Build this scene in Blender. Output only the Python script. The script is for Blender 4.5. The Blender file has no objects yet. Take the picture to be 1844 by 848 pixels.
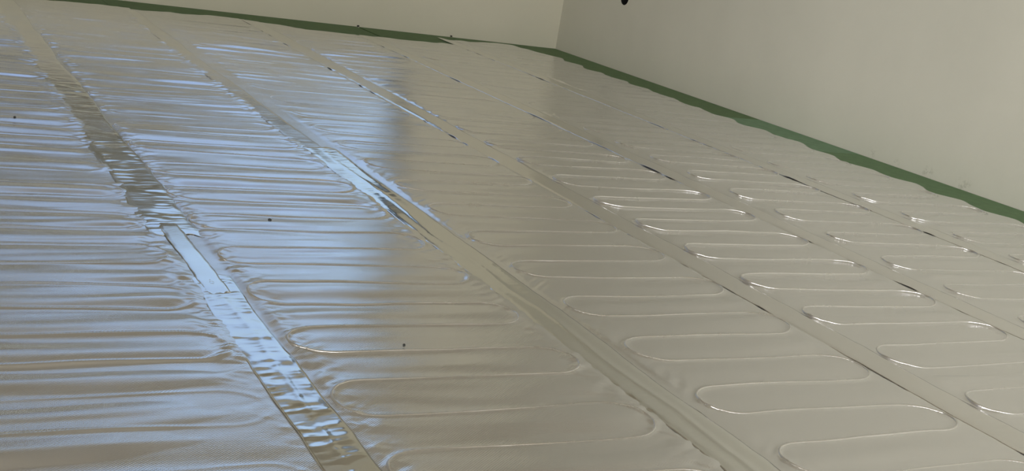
import bpy, bmesh, math
import numpy as np
from mathutils import Matrix, Vector

S = bpy.context.scene
COL = S.collection
PI = math.pi

# ------------------------------------------------------------------ camera
# world: right wall is the plane x = 0, back wall the plane y = 0, room lies at x < 0, y < 0
F_PX, PITCH, ROLL, YAW = 2176.447, math.radians(-14.5437), math.radians(9.5647), math.radians(29.7320)
CAM = (-3.2393, -5.5460, 0.6233)
cy, sy = math.cos(YAW), math.sin(YAW)
fwd = np.array([sy*math.cos(PITCH), cy*math.cos(PITCH), math.sin(PITCH)])
rgt = np.array([cy, -sy, 0.0]); upv = np.cross(rgt, fwd)
c_, s_ = math.cos(ROLL), math.sin(ROLL)
r2, u2 = rgt*c_ + upv*s_, -rgt*s_ + upv*c_
cd = bpy.data.cameras.new('camera'); cam = bpy.data.objects.new('camera', cd); COL.objects.link(cam)
cam.matrix_world = Matrix(((r2[0], u2[0], -fwd[0], CAM[0]), (r2[1], u2[1], -fwd[1], CAM[1]),
                           (r2[2], u2[2], -fwd[2], CAM[2]), (0, 0, 0, 1)))
cd.sensor_fit = 'HORIZONTAL'; cd.sensor_width = 36.0; cd.lens = F_PX/1844*36.0
cd.clip_start = 0.02; cd.clip_end = 300
S.camera = cam

# ------------------------------------------------------------------ view, sky, daylight
S.view_settings.view_transform = 'Standard'; S.view_settings.look = 'None'
S.view_settings.gamma = 1.0; S.view_settings.use_curve_mapping = False
S.view_settings.exposure = -0.30
SKY_STRENGTH = 1.28
W = bpy.data.worlds.new('sky'); S.world = W; W.use_nodes = True
wn, wl = W.node_tree.nodes, W.node_tree.links; wn.clear()
tc = wn.new('ShaderNodeTexCoord'); sp = wn.new('ShaderNodeSeparateXYZ'); rp = wn.new('ShaderNodeValToRGB')
bg = wn.new('ShaderNodeBackground'); ow = wn.new('ShaderNodeOutputWorld')
wl.new(tc.outputs['Generated'], sp.inputs[0]); wl.new(sp.outputs['Z'], rp.inputs[0])
rp.color_ramp.elements[0].position = 0.0; rp.color_ramp.elements[0].color = (0.62, 0.84, 0.90, 1)
rp.color_ramp.elements[1].position = 0.75; rp.color_ramp.elements[1].color = (0.35, 0.50, 1.0, 1)
e = rp.color_ramp.elements.new(0.24); e.color = (0.50, 0.71, 0.97, 1)
wl.new(rp.outputs[0], bg.inputs[0]); bg.inputs[1].default_value = SKY_STRENGTH
wl.new(bg.outputs[0], ow.inputs[0])

def area(name, loc, rot, sx, sy_, power, color):
    l = bpy.data.lights.new(name, 'AREA'); l.shape = 'RECTANGLE'; l.size = sx; l.size_y = sy_
    l.energy = power; l.color = color
    o = bpy.data.objects.new(name, l); o.location = loc; o.rotation_euler = rot; COL.objects.link(o); return o
# daylight through the big openings of the room behind and left of the viewer
LX0, LX1, LZ1 = -8.1, -4.3, 2.35         # door in the left wall (y range)
FX0, FX1, FZ0, FZ1 = -5.8, -0.4, 0.25, 2.35 # window in the front wall (x range)
XL, YF, ZC = -6.2, -8.4, 2.55           # left wall, front wall, ceiling
area('daylight_left', (XL-0.12, (LX0+LX1)/2, LZ1/2), (0, -PI/2, 0), LZ1-0.1, LX1-LX0-0.1, 235, (1.0, 0.975, 0.92))
area('daylight_front', ((FX0+FX1)/2, YF-0.12, (FZ0+FZ1)/2), (PI/2, 0, 0), FX1-FX0-0.1, FZ1-FZ0-0.1, 170, (1.0, 0.975, 0.92))

# ------------------------------------------------------------------ helpers
def tag(o, label=None, cat=None, group=None, kind=None):
    if label: o['label'] = label
    if cat: o['category'] = cat
    if group: o['group'] = group
    if kind: o['kind'] = kind
    return o

def link_mesh(name, me, mat=None, parent=None, smooth=False):
    o = bpy.data.objects.new(name, me); COL.objects.link(o)
    if mat: me.materials.append(mat)
    if smooth: me.polygons.foreach_set('use_smooth', [True]*len(me.polygons))
    if parent: o.parent = parent
    return o

def bm_obj(name, bm, mat, parent=None, smooth=False):
    me = bpy.data.meshes.new(name); bm.to_mesh(me); bm.free()
    return link_mesh(name, me, mat, parent, smooth)

def add_box(bm, x0, x1, y0, y1, z0, z1):
    vs = [bm.verts.new(p) for p in ((x0,y0,z0),(x1,y0,z0),(x1,y1,z0),(x0,y1,z0),(x0,y0,z1),(x1,y0,z1),(x1,y1,z1),(x0,y1,z1))]
    for f in ((3,2,1,0),(4,5,6,7),(0,1,5,4),(1,2,6,5),(2,3,7,6),(3,0,4,7)): bm.faces.new([vs[i] for i in f])

def box(name, mat, *b, parent=None, bevel=0):
    bm = bmesh.new(); add_box(bm, *b)
    if bevel: bmesh.ops.bevel(bm, geom=list(bm.edges), offset=bevel, segments=2, affect='EDGES', profile=0.7)
    return bm_obj(name, bm, mat, parent)

def mesh_from(name, V, Q):
    me = bpy.data.meshes.new(name)
    me.vertices.add(len(V)); me.vertices.foreach_set('co', np.asarray(V, np.float32).ravel())
    Q = np.asarray(Q, np.int32); n = len(Q)
    me.loops.add(n*4); me.loops.foreach_set('vertex_index', Q.ravel())
    me.polygons.add(n); me.polygons.foreach_set('loop_start', np.arange(0, 4*n, 4, dtype=np.int32))
    me.polygons.foreach_set('use_smooth', np.ones(n, bool))
    me.update(calc_edges=True); me.validate()
    return me

def grid_mesh(name, X, Y, Z, skirt=None):
    """X, Y, Z of shape (rows, cols); rows go towards the viewer (y falls), cols to the right."""
    if skirt is not None:    # turn the edges down to give the sheet a real rim
        pad = lambda A: np.pad(A, 1, mode='edge')
        X, Y, Z = pad(X), pad(Y), pad(Z)
        Z[0, :] = Z[-1, :] = skirt; Z[:, 0] = Z[:, -1] = skirt
    r, c = X.shape
    idx = np.arange(r*c).reshape(r, c)
    Q = np.stack([idx[1:, :-1], idx[1:, 1:], idx[:-1, 1:], idx[:-1, :-1]], -1).reshape(-1, 4)
    return mesh_from(name, np.stack([X, Y, Z], -1).reshape(-1, 3), Q)

class Noise:
    """smooth random surface: cubic B-spline over a random lattice, about -1..1"""
    def __init__(self, seed, n=512):
        self.t = np.random.default_rng(seed).normal(0, 1, (n, n)); self.n = n
    def __call__(self, a, b):
        a, b = np.broadcast_arrays(np.asarray(a, float), np.asarray(b, float))
        ia, ib = np.floor(a).astype(int), np.floor(b).astype(int); fa, fb = a-ia, b-ib
        def w(t): return ((1-t)**3/6, (3*t**3-6*t**2+4)/6, (-3*t**3+3*t**2+3*t+1)/6, t**3/6)
        wa, wb = w(fa), w(fb); out = np.zeros(a.shape)
        for i in range(4):
            for j in range(4):
                out += wa[i]*wb[j]*self.t[(ia+i) % self.n, (ib+j) % self.n]
        return out*1.6
def sst(a, b, x):
    t = np.clip((x-a)/(b-a), 0, 1); return t*t*(3-2*t)

# ------------------------------------------------------------------ materials
def mat(name):
    m = bpy.data.materials.new(name); m.use_nodes = True
    nt = m.node_tree; return m, nt, nt.nodes['Principled BSDF']
def nn(nt, t, **k):
    n = nt.nodes.new(t)
    for a, b in k.items():
        if a in n.inputs: n.inputs[a].default_value = b
        else: setattr(n, a, b)
    return n

def foil(name, color, rough, weave=0.0, grain=0.15, var=0.06, metal=1.0):
    m, nt, p = mat(name); L = nt.links.new
    p.inputs['Metallic'].default_value = metal; p.inputs['Base Color'].default_value = (*color, 1)
    co = nn(nt, 'ShaderNodeTexCoord')
    n1 = nn(nt, 'ShaderNodeTexNoise', Scale=9.0, Detail=4.0, Roughness=0.6)
    L(co.outputs['Object'], n1.inputs['Vector'])
    mr = nn(nt, 'ShaderNodeMapRange'); mr.inputs['From Min'].default_value = 0.3; mr.inputs['From Max'].default_value = 0.7
    mr.inputs['To Min'].default_value = rough-var; mr.inputs['To Max'].default_value = rough+var
    L(n1.outputs['Fac'], mr.inputs['Value']); L(mr.outputs[0], p.inputs['Roughness'])
    n2 = nn(nt, 'ShaderNodeTexNoise', Scale=220.0, Detail=3.0, Roughness=0.6)
    mp = nn(nt, 'ShaderNodeMapping'); mp.inputs['Scale'].default_value = (0.35, 1.0, 1.0)
    L(co.outputs['Object'], mp.inputs['Vector']); L(mp.outputs[0], n2.inputs['Vector'])
    b1 = nn(nt, 'ShaderNodeBump', Strength=grain, Distance=0.0006)
    L(n2.outputs['Fac'], b1.inputs['Height'])
    last = b1
    if weave:
        for ang in (0.9, -0.75):
            m2 = nn(nt, 'ShaderNodeMapping'); m2.inputs['Rotation'].default_value = (0, 0, ang)
            wv = nn(nt, 'ShaderNodeTexWave', Scale=110.0, Distortion=1.5); wv.inputs['Detail'].default_value = 1.0
            wv.inputs['Detail Scale'].default_value = 0.4
            L(co.outputs['Object'], m2.inputs['Vector']); L(m2.outputs[0], wv.inputs['Vector'])
            b = nn(nt, 'ShaderNodeBump', Strength=weave if ang > 0 else weave*0.5, Distance=0.0004)
            L(wv.outputs['Fac'], b.inputs['Height']); L(last.outputs[0], b.inputs['Normal']); last = b
    L(last.outputs[0], p.inputs['Normal'])
    return m

MAT_FOIL = foil('woven_foil', (0.84, 0.835, 0.842), 0.20, weave=0.13, grain=0.16, metal=0.92)
RIDGE_FOIL = foil('foil_over_cable', (0.88, 0.865, 0.87), 0.30, weave=0.15, grain=0.2)
TAPE_FOIL = foil('tape_foil', (0.86, 0.86, 0.845), 0.13, grain=0.10, var=0.04)
DULL_TAPE = foil('dull_tape_foil', (0.84, 0.828, 0.82), 0.17, grain=0.15, var=0.05)

def plaster(name, color, dark, smudges=()):
    m, nt, p = mat(name); L = nt.links.new
    p.inputs['Roughness'].default_value = 0.85
    co = nn(nt, 'ShaderNodeTexCoord')
    n1 = nn(nt, 'ShaderNodeTexNoise', Scale=1.6, Detail=5.0, Roughness=0.6)
    L(co.outputs['Object'], n1.inputs['Vector'])
    r = nn(nt, 'ShaderNodeValToRGB'); r.color_ramp.elements[0].position = 0.3; r.color_ramp.elements[1].position = 0.7
    r.color_ramp.elements[0].color = (*dark, 1); r.color_ramp.elements[1].color = (*color, 1)
    L(n1.outputs['Fac'], r.inputs[0]); col = r.outputs[0]
    n3 = nn(nt, 'ShaderNodeTexNoise', Scale=60.0, Detail=4.0, Roughness=0.7); L(co.outputs['Object'], n3.inputs['Vector'])
    for (c, rad, amt) in smudges:      # scuffs and damp specks near the foot of the wall
        vm = nn(nt, 'ShaderNodeVectorMath', operation='DISTANCE'); L(co.outputs['Object'], vm.inputs[0]); vm.inputs[1].default_value = c
        mr = nn(nt, 'ShaderNodeMapRange', interpolation_type='SMOOTHSTEP'); mr.inputs['From Min'].default_value = 0.0
        mr.inputs['From Max'].default_value = rad; mr.inputs['To Min'].default_value = amt; mr.inputs['To Max'].default_value = 0.0
        L(vm.outputs['Value'], mr.inputs['Value'])
        th = nn(nt, 'ShaderNodeMapRange'); th.inputs['From Min'].default_value = 0.48; th.inputs['From Max'].default_value = 0.62
        L(n3.outputs['Fac'], th.inputs['Value'])
        mu = nn(nt, 'ShaderNodeMath', operation='MULTIPLY'); L(mr.outputs[0], mu.inputs[0]); L(th.outputs[0], mu.inputs[1])
        mx = nn(nt, 'ShaderNodeMix', data_type='RGBA'); L(mu.outputs[0], mx.inputs[0]); L(col, mx.inputs[6])
        mx.inputs[7].default_value = (0.20, 0.20, 0.14, 1); col = mx.outputs[2]
    L(col, p.inputs['Base Color'])
    n2 = nn(nt, 'ShaderNodeTexNoise', Scale=35.0, Detail=6.0, Roughness=0.65); L(co.outputs['Object'], n2.inputs['Vector'])
    b = nn(nt, 'ShaderNodeBump', Strength=0.25, Distance=0.002); L(n2.outputs['Fac'], b.inputs['Height']); L(b.outputs[0], p.inputs['Normal'])
    return m
PL_BACK = plaster('plaster_back', (0.74, 0.70, 0.585), (0.70, 0.665, 0.555))
PL_RIGHT = plaster('plaster_right', (0.705, 0.682, 0.60), (0.645, 0.626, 0.55),
    [((0, -2.49, 0.012), 0.022, 0.45), ((0, -2.64, 0.015), 0.035, 0.5), ((0, -2.80, 0.01), 0.05, 0.35), ((0, -2.37, 0.02), 0.03, 0.25)])
PL_WARM = plaster('plaster_room', (0.66, 0.60, 0.50), (0.62, 0.56, 0.46))
PL_CEIL = plaster('plaster_ceiling', (0.70, 0.63, 0.53), (0.68, 0.61, 0.51))

def plain(name, color, rough=0.6, metallic=0.0, bump=0, scale=40):
    m, nt, p = mat(name); L = nt.links.new
    p.inputs['Roughness'].default_value = rough; p.inputs['Metallic'].default_value = metallic
    co = nn(nt, 'ShaderNodeTexCoord'); n = nn(nt, 'ShaderNodeTexNoise', Scale=float(scale), Detail=4.0)
    L(co.outputs['Object'], n.inputs['Vector'])
    r = nn(nt, 'ShaderNodeValToRGB'); r.color_ramp.elements[0].position = 0.25; r.color_ramp.elements[1].position = 0.75
    r.color_ramp.elements[0].color = (*[c*0.88 for c in color], 1); r.color_ramp.elements[1].color = (*[min(1, c*1.1) for c in color], 1)
    L(n.outputs['Fac'], r.inputs[0]); L(r.outputs[0], p.inputs['Base Color'])
    if bump:
        b = nn(nt, 'ShaderNodeBump', Strength=bump, Distance=0.001); L(n.outputs['Fac'], b.inputs['Height']); L(b.outputs[0], p.inputs['Normal'])
    return m
GREEN = [plain('green_underlay', (0.115, 0.20, 0.085), 0.75, bump=0.3, scale=30),
         plain('green_underlay_pale', (0.17, 0.30, 0.175), 0.7, bump=0.3, scale=30),
         plain('green_underlay_mid', (0.13, 0.235, 0.11), 0.72, bump=0.3, scale=30)]
CONCRETE = plain('screed', (0.25, 0.24, 0.22), 0.9, bump=0.6, scale=12)
FRAME = plain('window_frame_dark', (0.07, 0.075, 0.075), 0.5)
BLACK = plain('black_plastic', (0.006, 0.006, 0.006), 0.8)
GRIT = plain('dark_grit', (0.03, 0.03, 0.028), 0.9)
HEDGE = plain('hedge_leaves', (0.36, 0.25, 0.13), 0.9, bump=1, scale=6)
LAWN = plain('outside_ground', (0.10, 0.11, 0.07), 0.95, bump=0.5, scale=3)
def glass_mat():
    m = bpy.data.materials.new('window_glass'); m.use_nodes = True; nt = m.node_tree; nt.nodes.clear()
    o = nt.nodes.new('ShaderNodeOutputMaterial'); mx = nt.nodes.new('ShaderNodeMixShader'); fr = nt.nodes.new('ShaderNodeFresnel')
    t = nt.nodes.new('ShaderNodeBsdfTransparent'); g = nt.nodes.new('ShaderNodeBsdfGlossy'); g.inputs['Roughness'].default_value = 0.02
    t.inputs[0].default_value = (0.98, 0.98, 0.975, 1); fr.inputs[0].default_value = 1.45
    nt.links.new(fr.outputs[0], mx.inputs[0]); nt.links.new(t.outputs[0], mx.inputs[1]); nt.links.new(g.outputs[0], mx.inputs[2])
    nt.links.new(mx.outputs[0], o.inputs[0]); return m
GLASS = glass_mat()

# ------------------------------------------------------------------ room shell
FZ = -0.006                                   # top of the bare floor, under the green boards
tag(box('floor', CONCRETE, XL-0.2, 0.2, YF-0.2, 0.2, FZ-0.2, FZ), kind='structure')
tag(box('ceiling', PL_CEIL, XL-0.2, 0.2, YF-0.2, 0.2, ZC, ZC+0.15), kind='structure')

WX0, WX1, WZ0, WZ1 = -3.9, -0.76, 0.43, 2.12   # window in the back wall, its sill just above the picture
def wall_with_opening(name, m, horizontal, fixed, thick, a0, a1, z1, openings):
    """a wall with rectangular holes and solid reveals; openings (a, b, za, zb) sorted along the wall"""
    bm = bmesh.new()
    def blk(a, b, za, zb):
        if b-a < 1e-6 or zb-za < 1e-6: return
        if horizontal: add_box(bm, a, b, min(fixed, fixed+thick), max(fixed, fixed+thick), za, zb)
        else: add_box(bm, min(fixed, fixed+thick), max(fixed, fixed+thick), a, b, za, zb)
    cur = a0
    for (a, b, za, zb) in openings:
        blk(cur, a, FZ, z1); blk(a, b, FZ, za); blk(a, b, zb, z1); cur = b
    blk(cur, a1, FZ, z1)
    return tag(bm_obj(name, bm, m), kind='structure')
wall_with_opening('wall_back', PL_BACK, True, 0.0, 0.2, XL-0.2, 0.0, ZC, [(WX0, WX1, WZ0, WZ1)])
wall_with_opening('wall_left', PL_WARM, False, XL, -0.2, YF, 0.0, ZC, [(LX0, LX1, FZ, LZ1)])
wall_with_opening('wall_front', PL_WARM, True, YF, -0.2, XL-0.2, 0.2, ZC, [(FX0, FX1, FZ0, FZ1)])

# right wall, with a round socket-box hole cut into it
HY, HZ, HR = -0.571, 0.3415, 0.034
def wall_right():
    bm = bmesh.new(); h = 0.10; T = 0.2
    y0, y1, z0, z1 = YF, 0.2, FZ, ZC
    ha, hb, hc, hd = HY-h, HY+h, HZ-h, HZ+h
    for (a, b, c, d) in ((y0, ha, z0, z1), (hb, y1, z0, z1), (ha, hb, z0, hc), (ha, hb, hd, z1)):
        add_box(bm, 0, T, a, b, c, d)
    N = 48; ring = []; sq = []; deep = []
    for i in range(N):
        t = 2*PI*(i+0.5)/N; c, s = math.cos(t), math.sin(t); k = 1/max(abs(c), abs(s))
        ring.append(bm.verts.new((0, HY+HR*c, HZ+HR*s))); sq.append(bm.verts.new((0, HY+h*c*k, HZ+h*s*k)))
        deep.append(bm.verts.new((0.06, HY+HR*c, HZ+HR*s)))
    for i in range(N):
        j = (i+1) % N
        bm.faces.new((ring[i], sq[i], sq[j], ring[j])); bm.faces.new((deep[i], ring[i], ring[j], deep[j]))
    for cyy, czz in ((ha, hc), (hb, hc), (hb, hd), (ha, hd)):   # close the square's corners
        near = sorted(sq, key=lambda v: (v.co.y-cyy)**2+(v.co.z-czz)**2)[:2]
        bm.faces.new((near[0], near[1], bm.verts.new((0, cyy, czz))))
    add_box(bm, 0.07, T, ha, hb, hc, hd)
    bmesh.ops.recalc_face_normals(bm, faces=bm.faces)
    return tag(bm_obj('wall_right', bm, PL_RIGHT), kind='structure')
wall_right()
def socket_box():
    bm = bmesh.new(); N = 48
    prof = [(0.060, 0.0), (0.060, HR*0.96), (0.001, HR*0.965), (0.0003, HR*0.999), (0.0625, HR*0.999), (0.0625, 0.0)]
    rows = [[bm.verts.new((x, HY+r*math.cos(2*PI*i/N), HZ+r*math.sin(2*PI*i/N))) for i in range(N)] for x, r in prof if r > 0]
    for a, b in zip(rows, rows[1:]):
        for i in range(N): bm.faces.new((a[i], a[(i+1) % N], b[(i+1) % N], b[i]))
    bm.faces.new(rows[0]); bm.faces.new(rows[-1])
    bmesh.ops.recalc_face_normals(bm, faces=bm.faces)
    o = bm_obj('socket_box', bm, BLACK)
    tag(o, 'empty round black socket box sunk into the right wall near the corner', 'socket box')
socket_box()

def window(name, m, horizontal, fixed, a0, a1, z0, z1, bars):
    bm = bmesh.new(); t = 0.06; d0, d1 = fixed, fixed+0.06
    def B(a, b, za, zb, p=0.0):
        if horizontal: add_box(bm, a, b, d0-p, d1+p, za, zb)
        else: add_box(bm, d0-p, d1+p, a, b, za, zb)
    B(a0, a1, z0, z0+t); B(a0, a1, z1-t, z1); B(a0, a0+t, z0+t, z1-t); B(a1-t, a1, z0+t, z1-t)
    for b in bars: B(b-0.03, b+0.03, z0+t, z1-t, -0.003)
    f = tag(bm_obj(name, bm, m), kind='structure')
    bm = bmesh.new(); d = fixed+0.03
    if horizontal: add_box(bm, a0+t, a1-t, d-0.002, d+0.002, z0+t, z1-t)
    else: add_box(bm, d-0.002, d+0.002, a0+t, a1-t, z0+t, z1-t)
    bm_obj('pane', bm, GLASS, f)
    return f
window('window_1', FRAME, True, 0.09, WX0, WX1, WZ0, WZ1, [-2.9])
window('window_2', FRAME, True, YF-0.10, FX0, FX1, FZ0, FZ1, [(FX0+FX1)/2])
window('door_1', FRAME, False, XL-0.10, LX0, LX1, FZ, LZ1, [(LX0+LX1)/2])

# outside, seen through the back window (and mirrored in the foil)
tag(box('ground_outside', LAWN, -30, 40, 0.35, 60, -0.35, -0.15), kind='structure')
def hedge():
    n1, n2 = Noise(71), Noise(72)
    t = np.linspace(0, 1, 160)[None, :]; s = np.linspace(0, 1, 60)[:, None]
    x = -14+30*t+0*s
    top = np.clip(4.35-0.50*(x-0.54), 1.7, 5.6) + 0.22*n1(x*1.2, 0*x) + 0.10*n2(x*4, 0*x)
    ang = s*PI
    y = 11.0-0.9*np.cos(ang)*(0.8+0.2*np.sin(ang)) + 0*x; z = np.sin(ang)**0.35*(top+0.15)-0.15
    b = 0.18*n1(x*3, s*12)+0.08*n2(x*8, s*30)
    y = y - b*np.cos(ang); z = np.where((s > 0.03) & (s < 0.97), z + b*np.sin(ang)*0.6, -0.15+0*z)
    tag(link_mesh('garden_hedge', grid_mesh('garden_hedge', x[::-1], y[::-1], z[::-1]), HEDGE),
        'brownish leafy hedge outside the back window', 'hedge')
hedge()

# ------------------------------------------------------------------ green underlay boards
GB = 'green insulation boards under the foil mats'
def board(x0, x1, v0, v1, gi, label, seed=0):
    g = 0.0012
    o = box('underlay_board', GREEN[gi], x0+g, x1-g, -v1+g, -v0-g, FZ, 0.0, bevel=0.0006)
    tag(o, label, 'insulation board', GB); return o
board(-0.62, -0.003, 0.003, 1.73, 0, 'dark green underlay board in the corner of the two walls')
board(-0.62, -0.003, 1.73, 2.31, 1, 'short pale green underlay board along the right wall, second from the corner')
board(-0.62, -0.003, 2.31, 3.55, 2, 'green underlay board along the right wall, third from the corner')
board(-1.106, -0.62, 0.003, 0.60, 0, 'green underlay board along the back wall between the corner board and the dark joint')
board(-2.31, -1.118, 0.003, 0.60, 0, 'long green underlay board along the back wall left of the dark joint')
board(-3.51, -2.31, 0.003, 0.60, 0, 'green underlay board at the far left of the back wall')
board(-3.51, -0.62, 0.60, 2.31, 2, 'green underlay board hidden under the far half of the foil mats')
board(-3.51, -0.62, 2.31, 4.95, 2, 'green underlay board hidden under the near half of the foil mats')
board(-0.62, -0.003, 3.55, 4.95, 2, 'green underlay board along the right wall, nearest to the viewer')

# ------------------------------------------------------------------ heating mats
P2 = 0.19621; P = P2/2
class Spec: pass
def spec(uL, uR, cL, cR, vR, vend, rough, billow, seed, label, short):
    s = Spec(); s.__dict__.update(locals()); s.ridge = {11: 0.62, 12: 0.68, 13: 0.85}.get(seed, 1.3); return s
# uL,uR sheet edges; cL,cR outermost points of the cable bends; vR a bend centre at the right side
far = {1: lambda u: 0.27+0.0*u, 2: lambda u: 0.305+0.02*np.sin(u*9), 3: lambda u: 0.32-0.18*(u+2.24)+0.01*np.sin(u*31),
       4: lambda u: 0.26+0.13*sst(-1.74, -1.45, u)+0.008*np.sin(u*37), 5: lambda u: 0.355-0.03*sst(-1.0, -0.72, u)+0.008*np.sin(u*41),
       6: lambda u: 0.165-0.05*sst(-0.62, -0.30, u)+0.25*sst(-0.34, -0.20, u)}
MG = 'silver foil heating mats laid side by side'
MATS = {
 1: spec(-3.32, -2.741, -3.25, -2.785, 3.446, far[1], 1.1, 1.7, 11, 'silver foil heating mat at the far left', 0),
 2: spec(-2.739, -2.236, -2.700, -2.283, 3.340, far[2], 1.1, 1.05, 12, 'silver foil heating mat second from the left, right of the wide crinkled tape', 0),
 3: spec(-2.234, -1.738, -2.165, -1.766, 3.204, far[3], 0.75, 1.25, 13, 'silver foil heating mat third from the left, with its near end at the bottom middle', 0),
 4: spec(-1.736, -1.239, -1.672, -1.268, 3.070, far[4], 0.85, 2.3, 14, 'silver foil heating mat third from the right wall', 0),
 5: spec(-1.237, -0.737, -1.150, -0.757, 2.935, far[5], 0.85, 2.3, 15, 'silver foil heating mat second from the right wall', 0),
 6: spec(-0.735, -0.215, -0.662, -0.245, 2.600-P, far[6], 0.85, 2.1, 16, 'silver foil heating mat along the right wall with a wavy cut edge', 0),
}
VNEAR = 4.82
A_B = 0.055     # how far the cable bends reach
NW = Noise(5); NE = Noise(6); NA = Noise(7); NB = Noise(8); NC = Noise(9); ND = Noise(10)
def wig(u, v, sd):
    return 0.005*NW(u/0.22+sd*3.7, v/0.11+sd*9.1) + 0.0016*NW(u/0.06+sd*1.7, v/0.05+sd*5.1)
def cable_dist(s, u, v):
    """distance from (u, v) to the winding cable of mat s"""
    vv = v + wig(u, v, s.seed)
    leg = s.vR - P/2
    k = np.round((vv-leg)/P); d = np.abs(vv-leg-k*P)
    a = A_B
    for (uc, sg, vc) in ((s.cR-a, 1, s.vR), (s.cL+a, -1, s.vR+P)):
        q = np.maximum((u-uc)*sg, 0)/a
        kk = np.round((vv-vc)/P2); w = (vv-vc-kk*P2)/(P/2)
        rr = np.sqrt(q*q+w*w)+1e-6
        g = np.sqrt((q/a)**2+(w/(P/2))**2)/rr+1e-6
        de = np.abs(rr-1)/g
        d = np.where((u-uc)*sg > 0, de, d)
    return d, vv
def edge_wob(v): return 0.016*np.sin(v*2*PI/P2+0.6)+0.012*NE(v/0.16, 0.5)+0.004*NE(v/0.03, 7.5)

def mat_height(s, u, v):
    r, sd = s.rough, s.seed
    d, vv = cable_dist(s, u, v)
    inside = sst(s.cL-0.01, s.cL+0.05, u)*(1-sst(s.cR-0.05, s.cR+0.01, u))
    fl = (0.75 if s.seed < 13 else 0.55)+(0.25 if s.seed < 13 else 0.45)*sst(3.9, 2.2, v)                       # far half is more creased than the near half
    h = s.ridge*(0.35+0.65*sst(1.6, 3.3, v))*(0.0018*np.exp(-(d/0.0038)**2)+0.0006*np.exp(-(d/0.010)**2))
    ph = (vv-(s.vR-P/2))/P*2*PI
    # the foil stands up like a pillow between neighbouring runs of cable
    amp = 0.0012*s.billow*np.clip(0.75+0.55*NB(u/0.20+sd, v/0.10), 0.1, 2)
    amp = amp*(0.55+0.45*sst(2.2, 3.4, v))
    h = h - amp*np.cos(ph+0.5*NA(u/0.3+sd*2, v/0.12))*inside
    h = h + 0.0008*r*NB(u/0.10+sd*1.9, v/0.055+sd*4)*sst(0.0, 0.8, NC(u/0.22+sd*3, v/0.20+sd))
    sk = v+0.05*NC(u/0.5+sd, v/0.9)
    w1 = NA(u/0.30+sd*7, sk/0.045+sd*3); w2 = NB(u/0.13+sd*5, sk/0.017+sd*2); w3 = NC(u/0.10+sd*4, sk/0.0090)
    gate = sst(-0.6, 0.9, NC(u/0.25+sd*2.2, v/0.16+sd))
    h = h + r*fl*(0.0013*w1 + 0.00050*w2*(0.45+0.8*gate)*(1+(0.9*sst(3.0, 1.4, v) if s.seed > 12 else 0.35)) + 0.00013*w3*(0.5+0.6*gate))
    h = h + 0.0016*NA(u/0.33+sd*1.1, v/0.36+sd*2)
    q = np.exp(-((u-s.cL-0.004)/0.022)**2)               # star-shaped puckers at the left bends
    h = h + q*0.00075*(0.5-np.abs(NC(u/0.050+sd*6, (v+0.9*(u-s.cL))/0.013)))*sst(2.4, 3.3, v)
    # small creases pinched along both margins and round the bends
    m = np.exp(-((u-s.cL)/0.035)**2)+np.exp(-((u-s.cR)/0.030)**2)
    h = h + m*r*(0.00055 if s.seed < 13 else 0.0003)*(NB(u/0.022+sd*9, (v+0.45*(u-s.cL))/0.009)+0.6*NC(u/0.012+3*sd, (v-0.5*u)/0.006))
    lo = -0.0020 if s.seed < 13 else -0.0010            # the foil cannot sink into the boards
    h = np.where(h < lo, lo+0.25*(h-lo), h)
    return h, d

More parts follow.
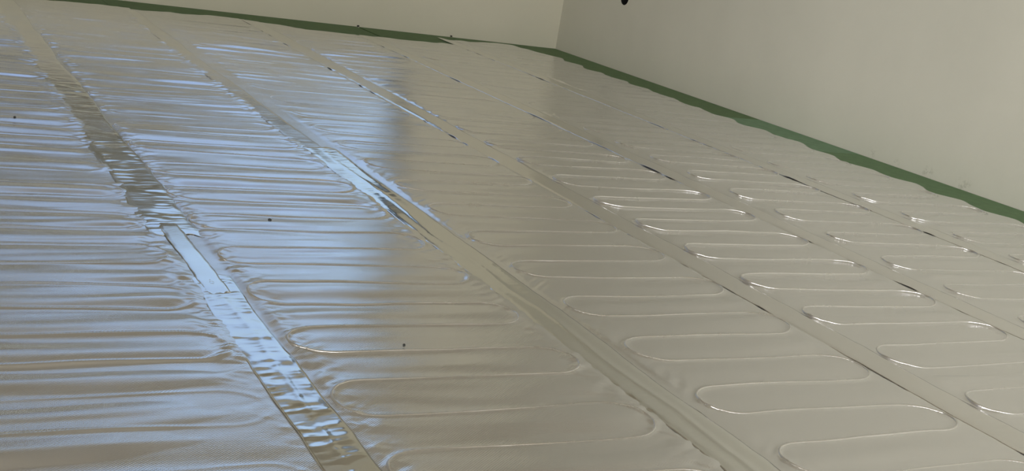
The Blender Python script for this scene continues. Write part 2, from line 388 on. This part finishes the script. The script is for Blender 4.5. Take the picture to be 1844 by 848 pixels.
TAPE_W = 0.078
def build_mat(i, s):
    du = 0.0042
    us = np.arange(s.uL, s.uR+1e-9, (s.uR-s.uL)/round((s.uR-s.uL)/du))
    vs = [0.0]
    while vs[-1] < VNEAR-0.1:
        v = vs[-1]; vs.append(v + (0.0050 if v < 1.8 else 0.0038 if v < 3.0 else 0.0028))
    vs = np.array(vs)
    t = (vs/vs[-1])[:, None]
    U = np.broadcast_to(us[None, :], (len(vs), len(us))).copy()
    end = s.vend(us)[None, :] + 0.006*NE(us/0.03, i*3.0)[None, :]
    V = end + vs[:, None]*(VNEAR-end)/vs[-1]
    if i == 6:
        ww = edge_wob(V[:, -1:]); U = U + ww*sst(-0.40, s.uR, U)
    h, d = mat_height(s, U, V)
    # lie flat where tapes cover the seams, and at the cut ends
    lm = {2: 0.030, 3: 0.045}.get(i, 0.055)
    fl = sst(s.uL+(lm if i > 1 else 0), s.uL+(lm+0.018 if i > 1 else 0.01), U)
    if i < 6: fr = 1-sst(s.uR-(0.050 if i <= 2 else 0.034), s.uR-0.010, U)
    else: fr = 1-0.5*sst(s.uR-0.03, s.uR, U)
    k = np.clip(fl*fr+0.12, 0, 1)
    Z = 0.0042 + (h+(0.0026 if i < 3 else 0.0014))*k
    Z = np.maximum(Z, 0.0010)
    o = bpy.data.objects.new('heating_mat', None); COL.objects.link(o)
    tag(o, s.label, 'heating mat', MG)
    link_mesh('foil_sheet', grid_mesh('foil_sheet', U, -V, Z, skirt=0.0004), MAT_FOIL, o)
    # the heating cable pressed up through the foil, winding from one bend to the next
    pts = []
    n0 = int(math.ceil((s.vend(np.array([-1.5 if False else (s.uL+s.uR)/2]))[0]+0.10-s.vR)/P2)); n1 = int((VNEAR-0.12-s.vR)/P2)
    a = A_B
    for n in range(n0, n1+1):
        vc = s.vR+n*P2
        for th in np.linspace(-PI/2, PI/2, 20): pts.append((s.cR-a+a*math.cos(th), vc+P/2*math.sin(th)))
        for q in np.linspace(0, 1, 34)[1:-1]: pts.append((s.cR-a+(s.cL-s.cR+2*a)*q, vc+P/2))
        if n < n1:
            for th in np.linspace(-PI/2, PI/2, 20): pts.append((s.cL+a-a*math.cos(th), vc+P+P/2*math.sin(th)))
            for q in np.linspace(0, 1, 34)[1:-1]: pts.append((s.cL+a+(s.cR-s.cL-2*a)*q, vc+P+P/2))
    pts = np.array(pts); u = pts[:, 0]; v = pts[:, 1].copy()
    for _ in range(4): v = pts[:, 1]-wig(u, v, s.seed)
    hh, _ = mat_height(s, u, v)
    z = np.maximum(0.0042+(0.0026 if i < 3 else 0.0014)+hh-0.0022+0.0010*s.ridge-0.0013*sst(3.2, 1.8, v)-(0.0006 if s.seed == 11 else 0.0), 0.0026)+0.0002*NE(u/0.05, v/0.05)
    c = np.stack([u, -v, z], 1); tg = np.gradient(c, axis=0); tg[:, 2] = 0; tg /= np.linalg.norm(tg, axis=1)[:, None]+1e-9
    sd = np.stack([-tg[:, 1], tg[:, 0], 0*u], 1); R_ = 0.0020; K = 10
    ang = np.arange(K)*2*PI/K
    ring = c[:, None, :]+R_*(np.cos(ang)[None, :, None]*sd[:, None, :]+np.sin(ang)[None, :, None]*np.array([0, 0, 1.0]))
    n = len(c); idx = np.arange(n*K).reshape(n, K); nx = np.roll(idx, -1, 1)
    Q = np.stack([idx[:-1], nx[:-1], nx[1:], idx[1:]], -1).reshape(-1, 4)
    link_mesh('heating_cable', mesh_from('heating_cable', ring.reshape(-1, 3), Q), RIDGE_FOIL, o)
    return o
for i, s in MATS.items(): build_mat(i, s)

# ------------------------------------------------------------------ foil tapes over the seams
TG = 'foil tapes over the mat seams'
def tape(u_left, width, v0, v1, m, label, crink=1.0, lift=0.0, seed=0, z=0.0050, group=True, fine=1.0, tip=None, fold=0.0, rside=0.0):
    nu = max(14, int(width/0.0028)); dv = 0.0022
    vs = np.arange(v0, v1, dv); us = np.linspace(0, 1, nu)
    V = np.broadcast_to(vs[:, None], (len(vs), nu)).copy(); T = np.broadcast_to(us[None, :], V.shape)
    left = u_left(vs) if callable(u_left) else u_left+0*vs
    left = left + 0.0025*NE(vs/0.12, seed+0.5)+0.0009*NE(vs/0.02, seed+4.5)
    U = left[:, None]+T*(width+0.002*NE(vs/0.10, seed+9.5)[:, None])
    jag = 0.006*NE(us*3, seed*2.0)+0.004*NE(us*9, seed*5.0)       # torn ends
    if tip is not None: jag = jag + tip(us)
    w = np.clip((vs-v0)/0.12, 0, 1)[:, None]; V = V + (1-w)*jag[None, :]
    w = np.clip((v1-vs)/0.05, 0, 1)[:, None]; V = V + (1-w)*0.010*NE(us*5, seed*7.0)[None, :]
    h = 0*U
    Vs = V+0.25*(U-left[:, None])*0.4
    g = 0.35+0.9*sst(-0.5, 0.8, NC(U/0.03+seed, V/0.06+seed))
    rd = lambda n: 0.5-np.abs(n)                      # sharp little creases
    h += crink*g*(0.00062*rd(NA(U/0.050+seed, Vs/0.017))+0.00030*rd(NB(U/0.022+seed*2, Vs/0.0085))+0.00010*NC(U/0.012+seed, Vs/0.0048))
    h += crink*0.0003*NC(U/0.02, V/0.03+seed*3)
    h += 0.0004*NA(U/0.06+seed*3, V/0.16)
    h += fold*0.0018*np.exp(-((T-0.5-0.06*NE(vs/0.1, seed)[:, None])/0.075)**2)
    # the left edge stands off the mats here and there
    env = np.minimum(sst(0, 0.16, T), 1-sst(0.86, 1.0, T))
    h = np.maximum(h+0.0010, 0.0)*(0.12+0.88*env)
    if lift:
        e = 1.3*np.clip(-0.40+0.9*NE(vs/0.030, seed+20.5), 0, 1.3)+0.8*np.clip(NE(vs/0.11, seed+31.5)-0.5, 0, 1)-0.35
        h += (lift*e)[:, None]*np.exp(-(T/0.12)**1.5)
    if rside: h += rside*(1-np.abs(2*T-1))*0+rside*sst(1.0, 0.0, T)
    h *= np.clip((V-v0+0.02)/0.04, 0.1, 1)*np.clip((v1-V+0.005)/0.03, 0.1, 1)
    Z = z+h
    sk = Z.copy()
    o = grid_mesh('foil_tape', U, -V, Z)
    ob = link_mesh('foil_tape', o, m)
    md = ob.modifiers.new('thickness', 'SOLIDIFY'); md.thickness = 0.0004; md.offset = -1
    tag(ob, label, 'tape', TG)
    return ob
tape(-2.795, 0.090, 0.31, 3.02, DULL_TAPE, 'wide beige-looking foil tape on the far end of the leftmost seam', crink=0.30, seed=1, lift=0.0)
tape(-2.790, 0.088, 2.05, 3.52, TAPE_FOIL, 'dark crinkled foil tape in the middle of the leftmost seam', crink=0.8, seed=2, z=0.0057)
tape(-2.766, 0.036, 3.46, 3.82, TAPE_FOIL, 'short smooth narrow tape patch on the leftmost seam between two crinkled lengths', crink=0.06, seed=3, z=0.0066)
tape(-2.777, 0.066, 3.74, 4.80, TAPE_FOIL, 'bright crinkled mirror-like tape on the leftmost seam, nearest the viewer', crink=1.35, seed=4, z=0.0057, fold=0.3, lift=0.0006)
tape(-2.284, 0.060, 0.36, 2.80, DULL_TAPE, 'smooth foil tape on the far part of the second seam from the left', crink=0.30, seed=5, lift=0.0005)
tape(-2.272, 0.082, 2.76, 4.80, TAPE_FOIL, 'shiny foil tape on the near part of the second seam from the left', crink=0.45, seed=6, lift=0.0008, z=0.0056, fold=0.5, rside=0.0005)
tape(-1.754, 0.074, 0.28, 4.80, DULL_TAPE, 'foil tape on the third seam from the left, with a dark gap at its edge', crink=0.22, seed=7, lift=0.0017)
tape(-1.250, 0.070, 0.38, 4.80, DULL_TAPE, 'foil tape on the second seam from the right wall', crink=0.22, seed=8, lift=0.0015)
tape(-0.748, 0.068, 0.10, 4.80, DULL_TAPE, 'foil tape on the seam nearest the right wall, with a pointed tip', crink=0.22, seed=9, lift=0.0015,
     tip=lambda t: 0.02+0.14*(t))

# ------------------------------------------------------------------ bits of grit and wall dots
def grit(x, y, z, r, label, cat='grit', name='grit_speck', m=None):
    bm = bmesh.new(); bmesh.ops.create_icosphere(bm, subdivisions=2, radius=r)
    rg = np.random.default_rng(int(abs(x)*1000))
    for v in bm.verts: v.co *= 1+0.22*rg.uniform(-1, 1)
    for v in bm.verts: v.co.z *= 0.7
    o = bm_obj(name, bm, m or GRIT, smooth=True); o.location = (x, y, z)
    tag(o, label, cat)
def zmat(i, u, v):
    h, _ = mat_height(MATS[i], np.array([u]), np.array([v])); return 0.0069+float(h[0])
for i, u, v, r, lab in ((2, -2.549, 3.422, 0.0032, 'small dark grey speck of grit on the second mat from the left, in its middle'),
                        (2, -2.534, 4.054, 0.0020, 'tiny black speck of grit near the bottom of the second mat from the left'),
                        (1, -2.919, 2.660, 0.0030, 'tiny black speck of grit on the leftmost mat beside the left picture edge')):
    grit(u, -v, zmat(i, u, v)+r*0.4, r, lab)
grit(-1.112, -0.006, 0.004, 0.0065, 'small dark pebble at the back wall over the open joint of two boards', 'pebble', 'pebble')
grit(-0.613, -0.006, 0.005, 0.0055, 'small dark pebble at the back wall beside the pointed tape tip', 'pebble', 'pebble')
